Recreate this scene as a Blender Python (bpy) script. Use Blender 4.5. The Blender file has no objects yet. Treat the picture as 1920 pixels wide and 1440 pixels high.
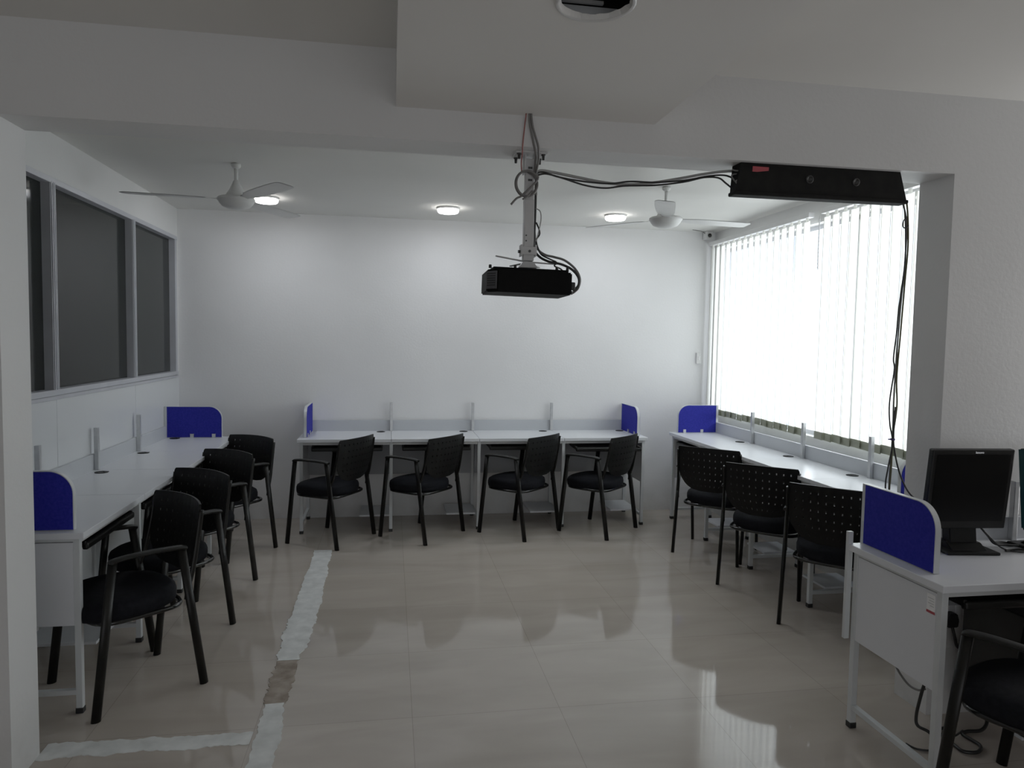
import bpy, bmesh, math, random
from mathutils import Vector, Matrix
random.seed(7)
S = bpy.context.scene
COL = S.collection
PI = math.pi

# ------------------------------------------------------------------ materials
def mat(name, col, rough=.5, metal=0.0, spec=.5, coat=0.0, coat_rough=.1, emit=None, estr=0.0):
    m = bpy.data.materials.new(name); m.use_nodes = True
    b = m.node_tree.nodes['Principled BSDF']
    b.inputs['Base Color'].default_value = (*col, 1)
    b.inputs['Roughness'].default_value = rough
    b.inputs['Metallic'].default_value = metal
    b.inputs['Specular IOR Level'].default_value = spec
    b.inputs['Coat Weight'].default_value = coat
    b.inputs['Coat Roughness'].default_value = coat_rough
    if emit:
        b.inputs['Emission Color'].default_value = (*emit, 1)
        b.inputs['Emission Strength'].default_value = estr
    return m

def mottle(m, c1, c2, scale=3.0, detail=4.0, bump=0.0, bscale=120.0, lo=.35, hi=.7):
    """noise-driven colour variation (and fine bump) in object space"""
    nt = m.node_tree; N = nt.nodes; L = nt.links; b = N['Principled BSDF']
    tc = N.new('ShaderNodeTexCoord')
    nz = N.new('ShaderNodeTexNoise'); nz.inputs['Scale'].default_value = scale; nz.inputs['Detail'].default_value = detail
    cr = N.new('ShaderNodeValToRGB')
    cr.color_ramp.elements[0].position = lo; cr.color_ramp.elements[0].color = (*c1, 1)
    cr.color_ramp.elements[1].position = hi; cr.color_ramp.elements[1].color = (*c2, 1)
    L.new(tc.outputs['Object'], nz.inputs['Vector']); L.new(nz.outputs['Fac'], cr.inputs['Fac'])
    L.new(cr.outputs['Color'], b.inputs['Base Color'])
    if bump > 0:
        n2 = N.new('ShaderNodeTexNoise'); n2.inputs['Scale'].default_value = bscale
        bp = N.new('ShaderNodeBump'); bp.inputs['Strength'].default_value = bump; bp.inputs['Distance'].default_value = .002
        L.new(tc.outputs['Object'], n2.inputs['Vector']); L.new(n2.outputs['Fac'], bp.inputs['Height'])
        L.new(bp.outputs['Normal'], b.inputs['Normal'])
    return m

def wall_mat(name, c, grime=True):
    m = mat(name, c, .6, spec=.3)
    nt = m.node_tree; N = nt.nodes; L = nt.links; b = N['Principled BSDF']
    geo = N.new('ShaderNodeNewGeometry'); sep = N.new('ShaderNodeSeparateXYZ'); L.new(geo.outputs['Position'], sep.inputs[0])
    nz = N.new('ShaderNodeTexNoise'); nz.inputs['Scale'].default_value = 1.6; nz.inputs['Detail'].default_value = 5
    L.new(geo.outputs['Position'], nz.inputs['Vector'])
    n2 = N.new('ShaderNodeTexNoise'); n2.inputs['Scale'].default_value = 9; n2.inputs['Detail'].default_value = 6
    L.new(geo.outputs['Position'], n2.inputs['Vector'])
    cr = N.new('ShaderNodeValToRGB')
    cr.color_ramp.elements[0].position = .3; cr.color_ramp.elements[0].color = (c[0]*.94, c[1]*.94, c[2]*.94, 1)
    cr.color_ramp.elements[1].position = .7; cr.color_ramp.elements[1].color = (*c, 1)
    L.new(nz.outputs['Fac'], cr.inputs['Fac'])
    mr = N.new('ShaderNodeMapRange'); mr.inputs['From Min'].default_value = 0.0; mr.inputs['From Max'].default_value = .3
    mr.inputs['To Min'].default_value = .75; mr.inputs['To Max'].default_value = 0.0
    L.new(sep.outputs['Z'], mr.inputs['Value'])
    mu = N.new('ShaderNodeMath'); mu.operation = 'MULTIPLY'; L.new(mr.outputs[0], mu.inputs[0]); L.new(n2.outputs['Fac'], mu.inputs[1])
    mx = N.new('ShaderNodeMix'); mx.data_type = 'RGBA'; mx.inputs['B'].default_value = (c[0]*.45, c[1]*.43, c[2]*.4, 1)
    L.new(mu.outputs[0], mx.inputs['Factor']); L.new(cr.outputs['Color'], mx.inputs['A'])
    L.new(mx.outputs['Result'], b.inputs['Base Color'])
    bp = N.new('ShaderNodeBump'); bp.inputs['Strength'].default_value = .08; bp.inputs['Distance'].default_value = .01
    n3 = N.new('ShaderNodeTexNoise'); n3.inputs['Scale'].default_value = 60; L.new(geo.outputs['Position'], n3.inputs['Vector'])
    L.new(n3.outputs['Fac'], bp.inputs['Height']); L.new(bp.outputs['Normal'], b.inputs['Normal'])
    return m

def floor_mat():
    m = mat('vitrified_tile', (.4, .35, .3), .1, spec=.45)
    nt = m.node_tree; N = nt.nodes; L = nt.links; b = N['Principled BSDF']
    geo = N.new('ShaderNodeNewGeometry')
    mp = N.new('ShaderNodeMapping'); mp.vector_type = 'POINT'
    mp.inputs['Location'].default_value = (-.0953/.6156 + 20, -2.8627/.6156 + 20, 0); mp.inputs['Scale'].default_value = (1/.6156,)*3
    L.new(geo.outputs['Position'], mp.inputs['Vector'])
    br = N.new('ShaderNodeTexBrick'); br.offset = 0; br.squash = 1
    br.inputs['Scale'].default_value = 1; br.inputs['Brick Width'].default_value = 1; br.inputs['Row Height'].default_value = 1
    br.inputs['Mortar Size'].default_value = .0025; br.inputs['Mortar Smooth'].default_value = .3
    br.inputs['Color1'].default_value = FLOOR_A; br.inputs['Color2'].default_value = FLOOR_B; br.inputs['Mortar'].default_value = (.34, .30, .265, 1)
    L.new(mp.outputs[0], br.inputs['Vector'])
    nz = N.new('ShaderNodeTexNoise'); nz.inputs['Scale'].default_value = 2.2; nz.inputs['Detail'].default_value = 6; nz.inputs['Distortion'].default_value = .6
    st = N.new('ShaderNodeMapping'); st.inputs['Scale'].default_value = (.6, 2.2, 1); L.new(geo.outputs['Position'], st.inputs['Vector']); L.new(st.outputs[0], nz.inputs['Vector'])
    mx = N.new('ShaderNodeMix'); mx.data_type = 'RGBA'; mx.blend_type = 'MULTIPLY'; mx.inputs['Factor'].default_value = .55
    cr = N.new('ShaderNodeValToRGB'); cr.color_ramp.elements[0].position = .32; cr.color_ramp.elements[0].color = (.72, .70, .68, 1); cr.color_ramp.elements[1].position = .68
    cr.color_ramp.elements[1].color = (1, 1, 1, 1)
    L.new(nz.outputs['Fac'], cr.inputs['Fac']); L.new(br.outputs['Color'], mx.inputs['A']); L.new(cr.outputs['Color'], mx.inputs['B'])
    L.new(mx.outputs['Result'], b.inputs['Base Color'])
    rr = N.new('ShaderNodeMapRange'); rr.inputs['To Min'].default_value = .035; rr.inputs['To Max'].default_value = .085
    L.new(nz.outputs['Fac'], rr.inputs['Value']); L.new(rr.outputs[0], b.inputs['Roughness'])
    return m
FLOOR_A = (.49, .435, .385, 1); FLOOR_B = (.46, .41, .365, 1)

def cement_mat(name, c1, c2):
    m = mat(name, c1, .55, spec=.4); return mottle(m, c1, c2, 14, 6, .25, 60)

def blind_mat(name, col, trans):
    m = bpy.data.materials.new(name); m.use_nodes = True
    nt = m.node_tree; N = nt.nodes; L = nt.links; N.clear()
    out = N.new('ShaderNodeOutputMaterial')
    d = N.new('ShaderNodeBsdfDiffuse'); t = N.new('ShaderNodeBsdfTranslucent'); mx = N.new('ShaderNodeMixShader')
    tc = N.new('ShaderNodeTexCoord'); nz = N.new('ShaderNodeTexNoise'); nz.inputs['Scale'].default_value = 40
    mp = N.new('ShaderNodeMapping'); mp.inputs['Scale'].default_value = (1, 6, .15)
    L.new(tc.outputs['Object'], mp.inputs['Vector']); L.new(mp.outputs[0], nz.inputs['Vector'])
    cr = N.new('ShaderNodeValToRGB')
    cr.color_ramp.elements[0].color = (col[0]*.93, col[1]*.93, col[2]*.9, 1); cr.color_ramp.elements[1].color = (*col, 1)
    L.new(nz.outputs['Fac'], cr.inputs['Fac'])
    L.new(cr.outputs['Color'], d.inputs['Color']); L.new(cr.outputs['Color'], t.inputs['Color'])
    mx.inputs['Fac'].default_value = trans
    L.new(d.outputs[0], mx.inputs[1]); L.new(t.outputs[0], mx.inputs[2]); L.new(mx.outputs[0], out.inputs['Surface'])
    return m

def pane_mat(name):
    m = bpy.data.materials.new(name); m.use_nodes = True
    nt = m.node_tree; N = nt.nodes; L = nt.links; N.clear()
    out = N.new('ShaderNodeOutputMaterial')
    a = N.new('ShaderNodeBsdfTransparent'); g = N.new('ShaderNodeBsdfGlossy'); g.inputs['Roughness'].default_value = .02
    a.inputs['Color'].default_value = (.95, .98, 1, 1)
    mx = N.new('ShaderNodeMixShader'); mx.inputs['Fac'].default_value = .05
    L.new(a.outputs[0], mx.inputs[1]); L.new(g.outputs[0], mx.inputs[2]); L.new(mx.outputs[0], out.inputs['Surface'])
    return m

M = {}
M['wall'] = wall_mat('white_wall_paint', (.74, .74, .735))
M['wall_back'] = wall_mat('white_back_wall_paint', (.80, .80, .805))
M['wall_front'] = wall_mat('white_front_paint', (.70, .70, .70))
M['ceiling'] = mottle(mat('ceiling_paint', (.72, .715, .69), .8, spec=.2), (.69, .685, .66), (.73, .725, .70), 1.2)
M['panel_ceiling'] = mottle(mat('plasterboard_paint', (.72, .71, .69), .8, spec=.2), (.70, .69, .67), (.73, .72, .70), 1.5)
M['laminate_wall'] = mottle(mat('gloss_wall_laminate', (.66, .68, .70), .22, spec=.5), (.64, .66, .68), (.67, .69, .71), .8)
M['seam'] = mat('panel_seam', (.3, .31, .33), .6)
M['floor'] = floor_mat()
M['cement'] = cement_mat('white_cement', (.56, .57, .56), (.74, .75, .74))
M['terracotta'] = cement_mat('worn_brown_cement', (.20, .155, .12), (.38, .32, .265))
M['top'] = mottle(mat('white_laminate', (.70, .715, .75), .28, spec=.5), (.69, .705, .74), (.72, .735, .765), 2)
M['edge'] = mat('grey_edge_band', (.55, .56, .56), .4)
M['board'] = mottle(mat('grey_white_board', (.68, .69, .72), .4, spec=.4), (.66, .67, .70), (.70, .71, .74), 3)
M['modesty'] = mottle(mat('shaded_modesty_board', (.33, .34, .36), .5, spec=.3), (.31, .32, .34), (.35, .36, .38), 3)  # grey darkened to put the under-desk shade into the colour
M['backboard'] = mottle(mat('grey_backboard', (.50, .52, .55), .4, spec=.4), (.49, .51, .54), (.52, .54, .57), 3)
M['steel_white'] = mottle(mat('powder_coated_steel', (.58, .60, .61), .35, spec=.5), (.56, .58, .59), (.6, .62, .63), 6)
M['alu'] = mottle(mat('brushed_aluminium', (.55, .56, .57), .38, metal=.6), (.52, .53, .54), (.6, .61, .62), 30)
M['foot'] = mat('black_plastic_foot', (.012, .012, .012), .5)
M['blue'] = mottle(mat('blue_fabric', (.022, .024, .29), .8, spec=.15), (.018, .021, .26), (.026, .028, .32), 90, 3, .3, 400)
M['black_plastic'] = mottle(mat('black_plastic', (.007, .007, .0065), .45, spec=.3), (.006, .006, .0055), (.009, .009, .0085), 30)
M['shell'] = mottle(mat('black_chair_shell', (.005, .005, .005), .5, spec=.22), (.004, .004, .004), (.006, .006, .0055), 60, 3, .1, 500)
M['tube'] = mottle(mat('black_enamel_tube', (.005, .005, .0045), .38, spec=.28), (.0045, .0045, .004), (.007, .0065, .005), 20)
M['chrome'] = mat('gloss_black_rod', (.006, .006, .006), .18, spec=.6)
M['seat'] = mottle(mat('black_seat_cloth', (.006, .0065, .009), .8, spec=.15), (.005, .0055, .0075), (.009, .0095, .0125), 60, 4, .3, 500)
M['frame'] = mottle(mat('grey_anodised_frame', (.50, .51, .55), .4, metal=.1), (.48, .49, .53), (.52, .53, .57), 8)
M['darkglass'] = mottle(mat('dark_tinted_glass', (.022, .023, .022),   .08, spec=.2), (.018, .021, .020), (.022, .023, .0215), .6)
M['slat'] = blind_mat('cream_blind_fabric', (.90, .90, .875), .6)
M['slat_overlap_shade'] = blind_mat('blind_overlap_shade', (.62, .62, .56), .22)  # denser margins paint in the dim lines where slats overlap, not a hem
M['slat_pocket'] = blind_mat('blind_weight_pocket', (.36, .37, .30), .12)
M['pane'] = pane_mat('clear_window_glass')
M['white_enamel'] = mottle(mat('white_enamel', (.72, .72, .72), .3), (.70, .70, .70), (.74, .74, .74), 10)
M['fan_white'] = mottle(mat('fan_white', (.62, .62, .61), .35), (.60, .60, .59), (.64, .64, .63), 10)
M['led'] = mat('led_diffuser', (1, 1, 1), .4, emit=(1.0, .98, .95), estr=14)
M['cable_grey'] = mat('grey_cable', (.16, .155, .15), .5)
M['cable_light'] = mat('light_grey_cable', (.34, .34, .33), .5)
M['cable_black'] = mat('black_cable', (.012, .012, .012), .45)
M['cable_red'] = mat('red_wire', (.30, .10, .09), .5)
M['cable_brown'] = mat('olive_cable', (.10, .095, .04), .5)
M['mount'] = mottle(mat('white_mount_paint', (.55, .55, .55), .4), (.53, .53, .53), (.58, .58, .58), 12)
M['proj'] = mottle(mat('projector_black', (.005, .005, .005), .6, spec=.07), (.0045, .0045, .0045), (.006, .006, .006), 30)
M['proj_grey'] = mottle(mat('projector_grey_side', (.08, .08, .085), .5), (.07, .07, .075), (.09, .09, .10), 30)
M['tray_box'] = mottle(mat('black_sheet_metal', (.016, .016, .016), .8, spec=.08), (.014, .014, .014), (.019, .019, .018), 25)
M['red'] = mat('red_sticker', (.40, .055, .07), .6)
M['paper'] = mottle(mat('white_sticker_paper', (.85, .85, .85), .6), (.82, .82, .82), (.88, .88, .88), 200)
M['screen'] = mat('monitor_screen', (.004, .004, .004), .3, spec=.15)
M['logo'] = mat('logo_silver_glow', (.75, .76, .78), .4, emit=(.6, .62, .65), estr=.25)  # silver lettering with a slight glow put in, though it is no lamp
M['teal'] = mat('teal_bezel', (.008, .05, .055), .4)
M['void'] = mat('ceiling_void', (.02, .02, .02), .9)
M['void_metal'] = mat('galvanised_channel', (.75, .76, .77), .5)
M['tie'] = mat('cable_tie', (.08, .04, .20), .5)
M['lens'] = mat('dark_lens', (.005, .005, .007), .05, spec=.8)
M['nut'] = mat('dark_bolt', (.06, .06, .06), .4, metal=.5)

# ------------------------------------------------------------------ mesh helpers
class MB:
    def __init__(s): s.bm = bmesh.new(); s.mi = 0
    def _m(s, faces):
        for f in faces: f.material_index = s.mi
    def box(s, x0, y0, z0, x1, y1, z1, bev=0.0, seg=2, mtx=None):
        b = bmesh.new()
        r = bmesh.ops.create_cube(b, size=1)
        for v in b.verts:
            v.co = Vector(((x0+x1)/2 + v.co.x*(x1-x0), (y0+y1)/2 + v.co.y*(y1-y0), (z0+z1)/2 + v.co.z*(z1-z0)))
        if bev > 0:
            bmesh.ops.bevel(b, geom=b.edges[:], offset=bev, segments=seg, affect='EDGES', profile=.5)
        s.merge(b, mtx); return s
    def merge(s, b, mtx=None, smooth=False):
        vm = {}
        for v in b.verts: vm[v] = s.bm.verts.new(mtx @ v.co if mtx else v.co)
        for f in b.faces:
            try:
                nf = s.bm.faces.new([vm[v] for v in f.verts]); nf.material_index = s.mi; nf.smooth = smooth or f.smooth
            except ValueError: pass
        b.free()
    def tube(s, pts, r, n=8, r2=None, up=(0, 0, 1), caps=True, smooth=True):
        """sweep an (elliptic) section: r along 'side', r2 along 'up-ish' normal"""
        pts = [Vector(p) for p in pts]; r2 = r if r2 is None else r2
        rings = []; prev = None
        for i, p in enumerate(pts):
            t = (pts[min(i+1, len(pts)-1)] - pts[max(i-1, 0)]).normalized()
            if prev is None:
                u = Vector(up)
                if abs(u.dot(t)) > .95: u = Vector((1, 0, 0)) if abs(t.x) < .9 else Vector((0, 1, 0))
                a = t.cross(u).normalized()
            else:
                a = (prev - t*prev.dot(t)).normalized()
            prev = a; b = t.cross(a)
            rr = r[i] if isinstance(r, (list, tuple)) else r
            rb = r2[i] if isinstance(r2, (list, tuple)) else r2
            rings.append([s.bm.verts.new(p + a*rr*math.cos(2*PI*k/n) + b*rb*math.sin(2*PI*k/n)) for k in range(n)])
        for i in range(len(rings)-1):
            for k in range(n):
                f = s.bm.faces.new([rings[i][k], rings[i][(k+1) % n], rings[i+1][(k+1) % n], rings[i+1][k]]); f.smooth = smooth; f.material_index = s.mi
        if caps:
            for rg in (rings[0][::-1], rings[-1]): f = s.bm.faces.new(rg); f.material_index = s.mi
        return s
    def lathe(s, prof, c=(0, 0, 0), n=32, smooth=True, axis='z'):
        rings = []
        for (r, z) in prof:
            ring = []
            for k in range(n):
                a = 2*PI*k/n; x, y = r*math.cos(a), r*math.sin(a)
                if axis == 'z': p = (c[0]+x, c[1]+y, c[2]+z)
                elif axis == 'y': p = (c[0]+x, c[1]+z, c[2]+y)
                else: p = (c[0]+z, c[1]+x, c[2]+y)
                ring.append(s.bm.verts.new(p))
            rings.append(ring)
        for i in range(len(rings)-1):
            for k in range(n):
                f = s.bm.faces.new([rings[i][k], rings[i][(k+1) % n], rings[i+1][(k+1) % n], rings[i+1][k]]); f.smooth = smooth; f.material_index = s.mi
        for rg in (rings[0][::-1], rings[-1]):
            f = s.bm.faces.new(rg); f.material_index = s.mi
        return s
    def prism(s, poly, d0, d1, axis='x', bev=0):
        """extrude a 2-D polygon along an axis; poly in the other two coords (y,z)/(x,z)/(x,y)"""
        b = bmesh.new()
        def P(p, d):
            return (d, p[0], p[1]) if axis == 'x' else ((p[0], d, p[1]) if axis == 'y' else (p[0], p[1], d))
        A = [b.verts.new(P(p, d0)) for p in poly]; B = [b.verts.new(P(p, d1)) for p in poly]
        n = len(poly)
        b.faces.new(A); b.faces.new(B[::-1])
        for i in range(n): b.faces.new([A[i], B[i], B[(i+1) % n], A[(i+1) % n]])
        bmesh.ops.recalc_face_normals(b, faces=b.faces[:])
        if bev: bmesh.ops.bevel(b, geom=[e for e in b.edges], offset=bev, segments=2, affect='EDGES')
        s.merge(b); return s
    def build(s, name, mats, parent=None, loc=None, rot=None):
        bmesh.ops.recalc_face_normals(s.bm, faces=s.bm.faces[:])
        me = bpy.data.meshes.new(name); s.bm.to_mesh(me); s.bm.free()
        for m in (mats if isinstance(mats, (list, tuple)) else [mats]): me.materials.append(M[m] if isinstance(m, str) else m)
        o = bpy.data.objects.new(name, me); COL.objects.link(o)
        if parent: o.parent = parent
        if loc: o.location = loc
        if rot: o.rotation_euler = rot
        return o

def tag(o, label, cat, group=None, kind=None):
    o['label'] = label
    o['category'] = cat
    if group: o['group'] = group
    if kind: o['kind'] = kind
    return o
def thing(name, label, cat, loc=(0, 0, 0), rz=0.0, group=None):
    o = bpy.data.objects.new(name, None); COL.objects.link(o); o.empty_display_size = .1
    o.location = loc; o.rotation_euler = (0, 0, rz)
    return tag(o, label, cat, group)
def struct(o, label=None):
    o['kind'] = 'structure'
    if label: o['label'] = label
    return o
def dup(root, loc, rz, label):
    def cp(o, par):
        c = o.copy(); COL.objects.link(c); c.parent = par
        for ch in kids.get(o, []): cp(ch, c)
        return c
    kids = {}
    def walk(o):
        for ch in list(o.children): kids.setdefault(o, []).append(ch); walk(ch)
    walk(root)
    r = cp(root, None); r.location = loc; r.rotation_euler = (0, 0, rz); r['label'] = label
    return r
def spline(pts, n=10):
    P = [Vector(p) for p in pts]; out = []
    for i in range(len(P)-1):
        p0 = P[max(i-1, 0)]; p1 = P[i]; p2 = P[i+1]; p3 = P[min(i+2, len(P)-1)]
        for k in range(n):
            t = k/n
            out.append(.5*((2*p1) + (p2-p0)*t + (2*p0-5*p1+4*p2-p3)*t*t + (3*p1-p0-3*p2+p3)*t**3))
    out.append(P[-1]); return out

# ------------------------------------------------------------------ room numbers (metres)
XL, XR, YB = -1.72, 2.93, 6.25        # rear bay: left wall, window wall, back wall
YF, YK = 2.592, 2.785                 # front and rear faces of the beam / pillars
ZB, ZC, ZM, ZP = 2.2446, 2.565, 2.5515, 2.354
XP, XQ = 2.23, -1.26                  # inner faces of the pillars
FX0, FX1, FY0 = -3.6, 4.6, -3.2       # front part of the room
H = 2.75

# floor
struct(MB().box(FX0, FY0, -.1, FX1, YB+.1, 0).build('floor', 'floor'), 'glossy beige floor tiles')
# back wall
struct(MB().box(XL-.1, YB, 0, XR+.1, YB+.12, H).build('wall_back', 'wall_back'), 'white painted back wall of the bay')
# rear ceiling
struct(MB().box(XL-.1, YK-.02, ZC, XR+.1, YB+.1, H).build('ceiling_rear', 'ceiling'), 'flat white ceiling of the rear bay')
# front ceiling
struct(MB().box(FX0, FY0, ZM, FX1, YF+.02, H).build('ceiling_front', 'ceiling'), 'flat white ceiling nearest the camera')
# beam
struct(MB().box(XQ, YF, ZB, XP, YK, H).build('trim_1', 'wall_front'), 'deep white beam crossing the room')
# pillars / front return walls
struct(MB().box(FX0, YF, 0, XQ, YK, H).build('wall_front_left', 'wall_front'), 'white pillar at the left edge')
struct(MB().box(XP, YF, 0, FX1, YK, H).build('wall_front_right', 'wall_front'), 'white wall and pillar at the right edge')
# shell around the camera
struct(MB().box(FX0-.1, FY0, 0, FX0, YF+.1, H).build('wall_left_front', 'wall_front'))
struct(MB().box(FX1, FY0, 0, FX1+.1, YF+.1, H).build('wall_right_front', 'wall_front'))
struct(MB().box(FX0, FY0-.1, 0, FX1, FY0, H).build('wall_rear', 'wall_front'))

# left wall with an interior window
WZ0, WZ1 = 1.232, 2.325
b = MB()
b.box(XL-.12, YK-.02, WZ1, XL, YB+.05, H)
b.box(XL-.12, YB-.03, WZ0, XL, YB+.05, WZ1)
b.box(XL-.12, YK-.02, 0, XL-.004, YB+.05, WZ0)
struct(b.build('wall_left', 'wall'), 'left wall of the bay')
lam = MB()
for a, c in ((YK, 4.066), (4.069, 5.236), (5.239, YB)): lam.box(XL-.004, a, 0, XL, c, WZ0)
lo = struct(lam.build('trim_2', 'laminate_wall'), 'glossy grey white laminate panels below the interior window')
# interior window: frame, mullions, dark panes
wn = bpy.data.objects.new('window_2', None); COL.objects.link(wn); wn.location = (XL, 4.5, WZ0)
struct(wn, 'dark interior window with grey aluminium frame')
def wl(b, name, m): return b.build(name, m, wn, loc=(-XL, -4.5, -WZ0))
fr = MB()
fr.box(XL-.055, YK, WZ0-.012, XL+.012, YB-.03, WZ0+.018, .002)
fr.box(XL-.055, YK, WZ0-.035, XL+.006, YB-.03, WZ0-.014, .002)
fr.box(XL-.055, YK, WZ1-.018, XL+.008, YB-.03, WZ1+.012, .002)
fr.box(XL-.055, YB-.08, WZ0, XL+.004, YB-.03, WZ1, .002)
wl(fr, 'window_frame', 'frame')
for yy in (4.062, 5.235):
    mm = MB(); mm.box(XL-.045, yy-.025, WZ0+.01, XL+.004, yy+.025, WZ1-.01, .002)
    for dy in (-.018, .002, .018): mm.box(XL+.002, yy+dy-.004, WZ0+.01, XL+.010, yy+dy+.004, WZ1-.01, .001)
    wl(mm, 'mullion', 'frame')
for a, c in ((YK, 4.04), (4.085, 5.21), (5.26, YB-.075)):
    wl(MB().box(XL-.050, a, WZ0, XL-.042, c, WZ1), 'window_pane', 'darkglass')

# window wall (right) with opening
OZ0, OZ1, OY0, OY1 = .905, 2.40, 2.95, 6.12
b = MB()
b.box(XR, YK-.02, 0, XR+.12, YB+.05, OZ0)
b.box(XR, YK-.02, OZ1, XR+.12, YB+.05, H)
b.box(XR, YK-.02, OZ0, XR+.12, OY0, OZ1)
b.box(XR, OY1, OZ0, XR+.12, YB+.05, OZ1)
struct(b.build('wall_right', 'wall'), 'window wall on the right of the bay')
w1 = bpy.data.objects.new('window_1', None); COL.objects.link(w1); w1.location = (XR+.06, 4.5, OZ0)
struct(w1, 'large bright window behind the vertical blinds')
def w1p(b, name, m): return b.build(name, m, w1, loc=(-XR-.06, -4.5, -OZ0))
fr = MB()
for (y0, y1, z0, z1) in ((OY0, OY1, OZ0, OZ0+.03), (OY0, OY1, OZ1-.03, OZ1), (OY0, OY0+.03, OZ0, OZ1), (OY1-.03, OY1, OZ0, OZ1), (4.255, 4.285, OZ0, OZ1), (5.085, 5.115, OZ0, OZ1)):
    fr.box(XR+.07, y0, z0, XR+.11, y1, z1)
w1p(fr, 'window_frame', 'frame')
for a, c in ((OY0+.03, 4.255), (4.285, 5.085), (5.115, OY1-.03)): w1p(MB().box(XR+.086, a, OZ0+.03, XR+.092, c, OZ1-.03), 'window_pane', 'pane')

# ------------------------------------------------------------------ dropped ceiling panel with a round hole
PX0, PX1, PY0 = .0104, .959, -1.2
HC = (.478, 1.712); HR = .089
bm = bmesh.new()
def ringv(r, z, n=48, jag=0):
    return [bm.verts.new((HC[0]+(r+jag*random.uniform(-1, 1))*math.cos(2*PI*k/n), HC[1]+(r+jag*random.uniform(-1, 1))*math.sin(2*PI*k/n), z)) for k in range(n)]
oc = [bm.verts.new(p) for p in ((PX0, PY0, ZP), (PX1, PY0, ZP), (PX1, YF+.002, ZP), (PX0, YF+.002, ZP))]
ut = [bm.verts.new((v.co.x, v.co.y, ZM+.02)) for v in oc]
for i in range(4): bm.faces.new([oc[i], oc[(i+1) % 4], ut[(i+1) % 4], ut[i]])
hole = ringv(HR, ZP)
edges = [bm.edges.get((oc[i], oc[(i+1) % 4])) for i in range(4)] + [bm.edges.new((hole[k], hole[(k+1) % 48])) for k in range(48)]
bmesh.ops.triangle_fill(bm, use_beauty=True, edges=edges)
h2 = ringv(HR-.004, ZP+.013, jag=.003)
for k in range(48): bm.faces.new([hole[k], hole[(k+1) % 48], h2[(k+1) % 48], h2[k]])
pb = MB(); pb.bm.free(); pb.bm = bm
tr3 = struct(pb.build('trim_3', 'panel_ceiling'), 'dropped plasterboard ceiling panel with a round hole')
cv = MB(); cv.box(HC[0]-.2, HC[1]-.2, ZP+.015, HC[0]+.2, HC[1]+.2, ZM+.015)
bm2 = cv.bm; bm2.faces.ensure_lookup_table()
bmesh.ops.delete(bm2, geom=[f for f in bm2.faces if f.normal.z < -.5 or (abs(f.calc_center_median().z-(ZP+.015)) < 1e-4)], context='FACES_ONLY')
struct(cv.build('hole_cavity', 'void', tr3))
ch = MB(); ch.box(HC[0]-.19, HC[1]+.140, ZP+.066, HC[0]+.06, HC[1]+.150, ZP+.074); ch.box(HC[0]-.19, HC[1]+.150, ZP+.016, HC[0]+.10, HC[1]+.154, ZP+.062)
ch.build('metal_channel', 'void_metal', tr3)
rim = MB()
rim.lathe([(HR-.001, -.001), (HR+.006, -.0035), (HR+.008, 0)], (HC[0], HC[1], ZP), 48)
bmesh.ops.delete(rim.bm, geom=[f for f in rim.bm.faces if len(f.verts) > 4], context='FACES_ONLY')
rim.build('hole_rim', 'white_enamel', tr3)

# ------------------------------------------------------------------ cement strips left on the floor
def strip(name, line, w, m, label, seed, zt=.0025):
    rnd = random.Random(seed); b = MB(); L = []
    pts = [Vector((*p, 0)) for p in line]
    n = 60; seg = []
    tot = sum((pts[i+1]-pts[i]).length for i in range(len(pts)-1))
    for i in range(len(pts)-1):
        k = max(2, int(n*(pts[i+1]-pts[i]).length/tot))
        for j in range(k): seg.append((pts[i].lerp(pts[i+1], j/k), (pts[i+1]-pts[i]).normalized()))
    seg.append((pts[-1], (pts[-1]-pts[-2]).normalized()))
    ja = jb = 0; top = []; bot = []
    for i, (p, t) in enumerate(seg):
        nrm = Vector((-t.y, t.x, 0)); f = i/(len(seg)-1)
        ww = w(f) if callable(w) else w
        ja = ja*.75 + rnd.uniform(-.006, .006); jb = jb*.75 + rnd.uniform(-.006, .006)
        top.append(b.bm.verts.new(p + nrm*(ww/2+ja) + Vector((0, 0, zt)))); bot.append(b.bm.verts.new(p - nrm*(ww/2+jb) + Vector((0, 0, zt))))
    tb = [b.bm.verts.new((v.co.x, v.co.y, 0)) for v in top]; bb = [b.bm.verts.new((v.co.x, v.co.y, 0)) for v in bot]
    for i in range(len(seg)-1):
        b.bm.faces.new([bot[i], bot[i+1], top[i+1], top[i]]); b.bm.faces.new([top[i], top[i+1], tb[i+1], tb[i]]); b.bm.faces.new([bb[i], bb[i+1], bot[i+1], bot[i]])
    return struct(b.build(name, m), label)
strip('trim_4', [(-.475, 5.27), (-.47, 4.5), (-.465, 3.98)], lambda f: .125+.015*f, 'cement', 'far white cement strip on the floor', 1)
strip('trim_5', [(-.47, 3.98), (-.475, 3.46)], lambda f: .15-.04*f, 'cement', 'middle white cement strip on the floor', 2, .003)
strip('trim_6', [(-.478, 3.46), (-.475, 3.05)], .095, 'terracotta', 'worn brown cement strip on the floor', 3, .002)
strip('trim_7', [(-.475, 3.05), (-.463, 2.84), (-.46, 2.45), (-.46, 2.2)], lambda f: .085+.02*f, 'cement', 'near white cement strip on the floor', 4)
strip('trim_8', [(-1.26, 2.80), (-.9, 2.80), (-.52, 2.795)], lambda f: .10-.015*f, 'cement', 'white cement strip crossing to the left pillar', 5, .0028)

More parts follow.
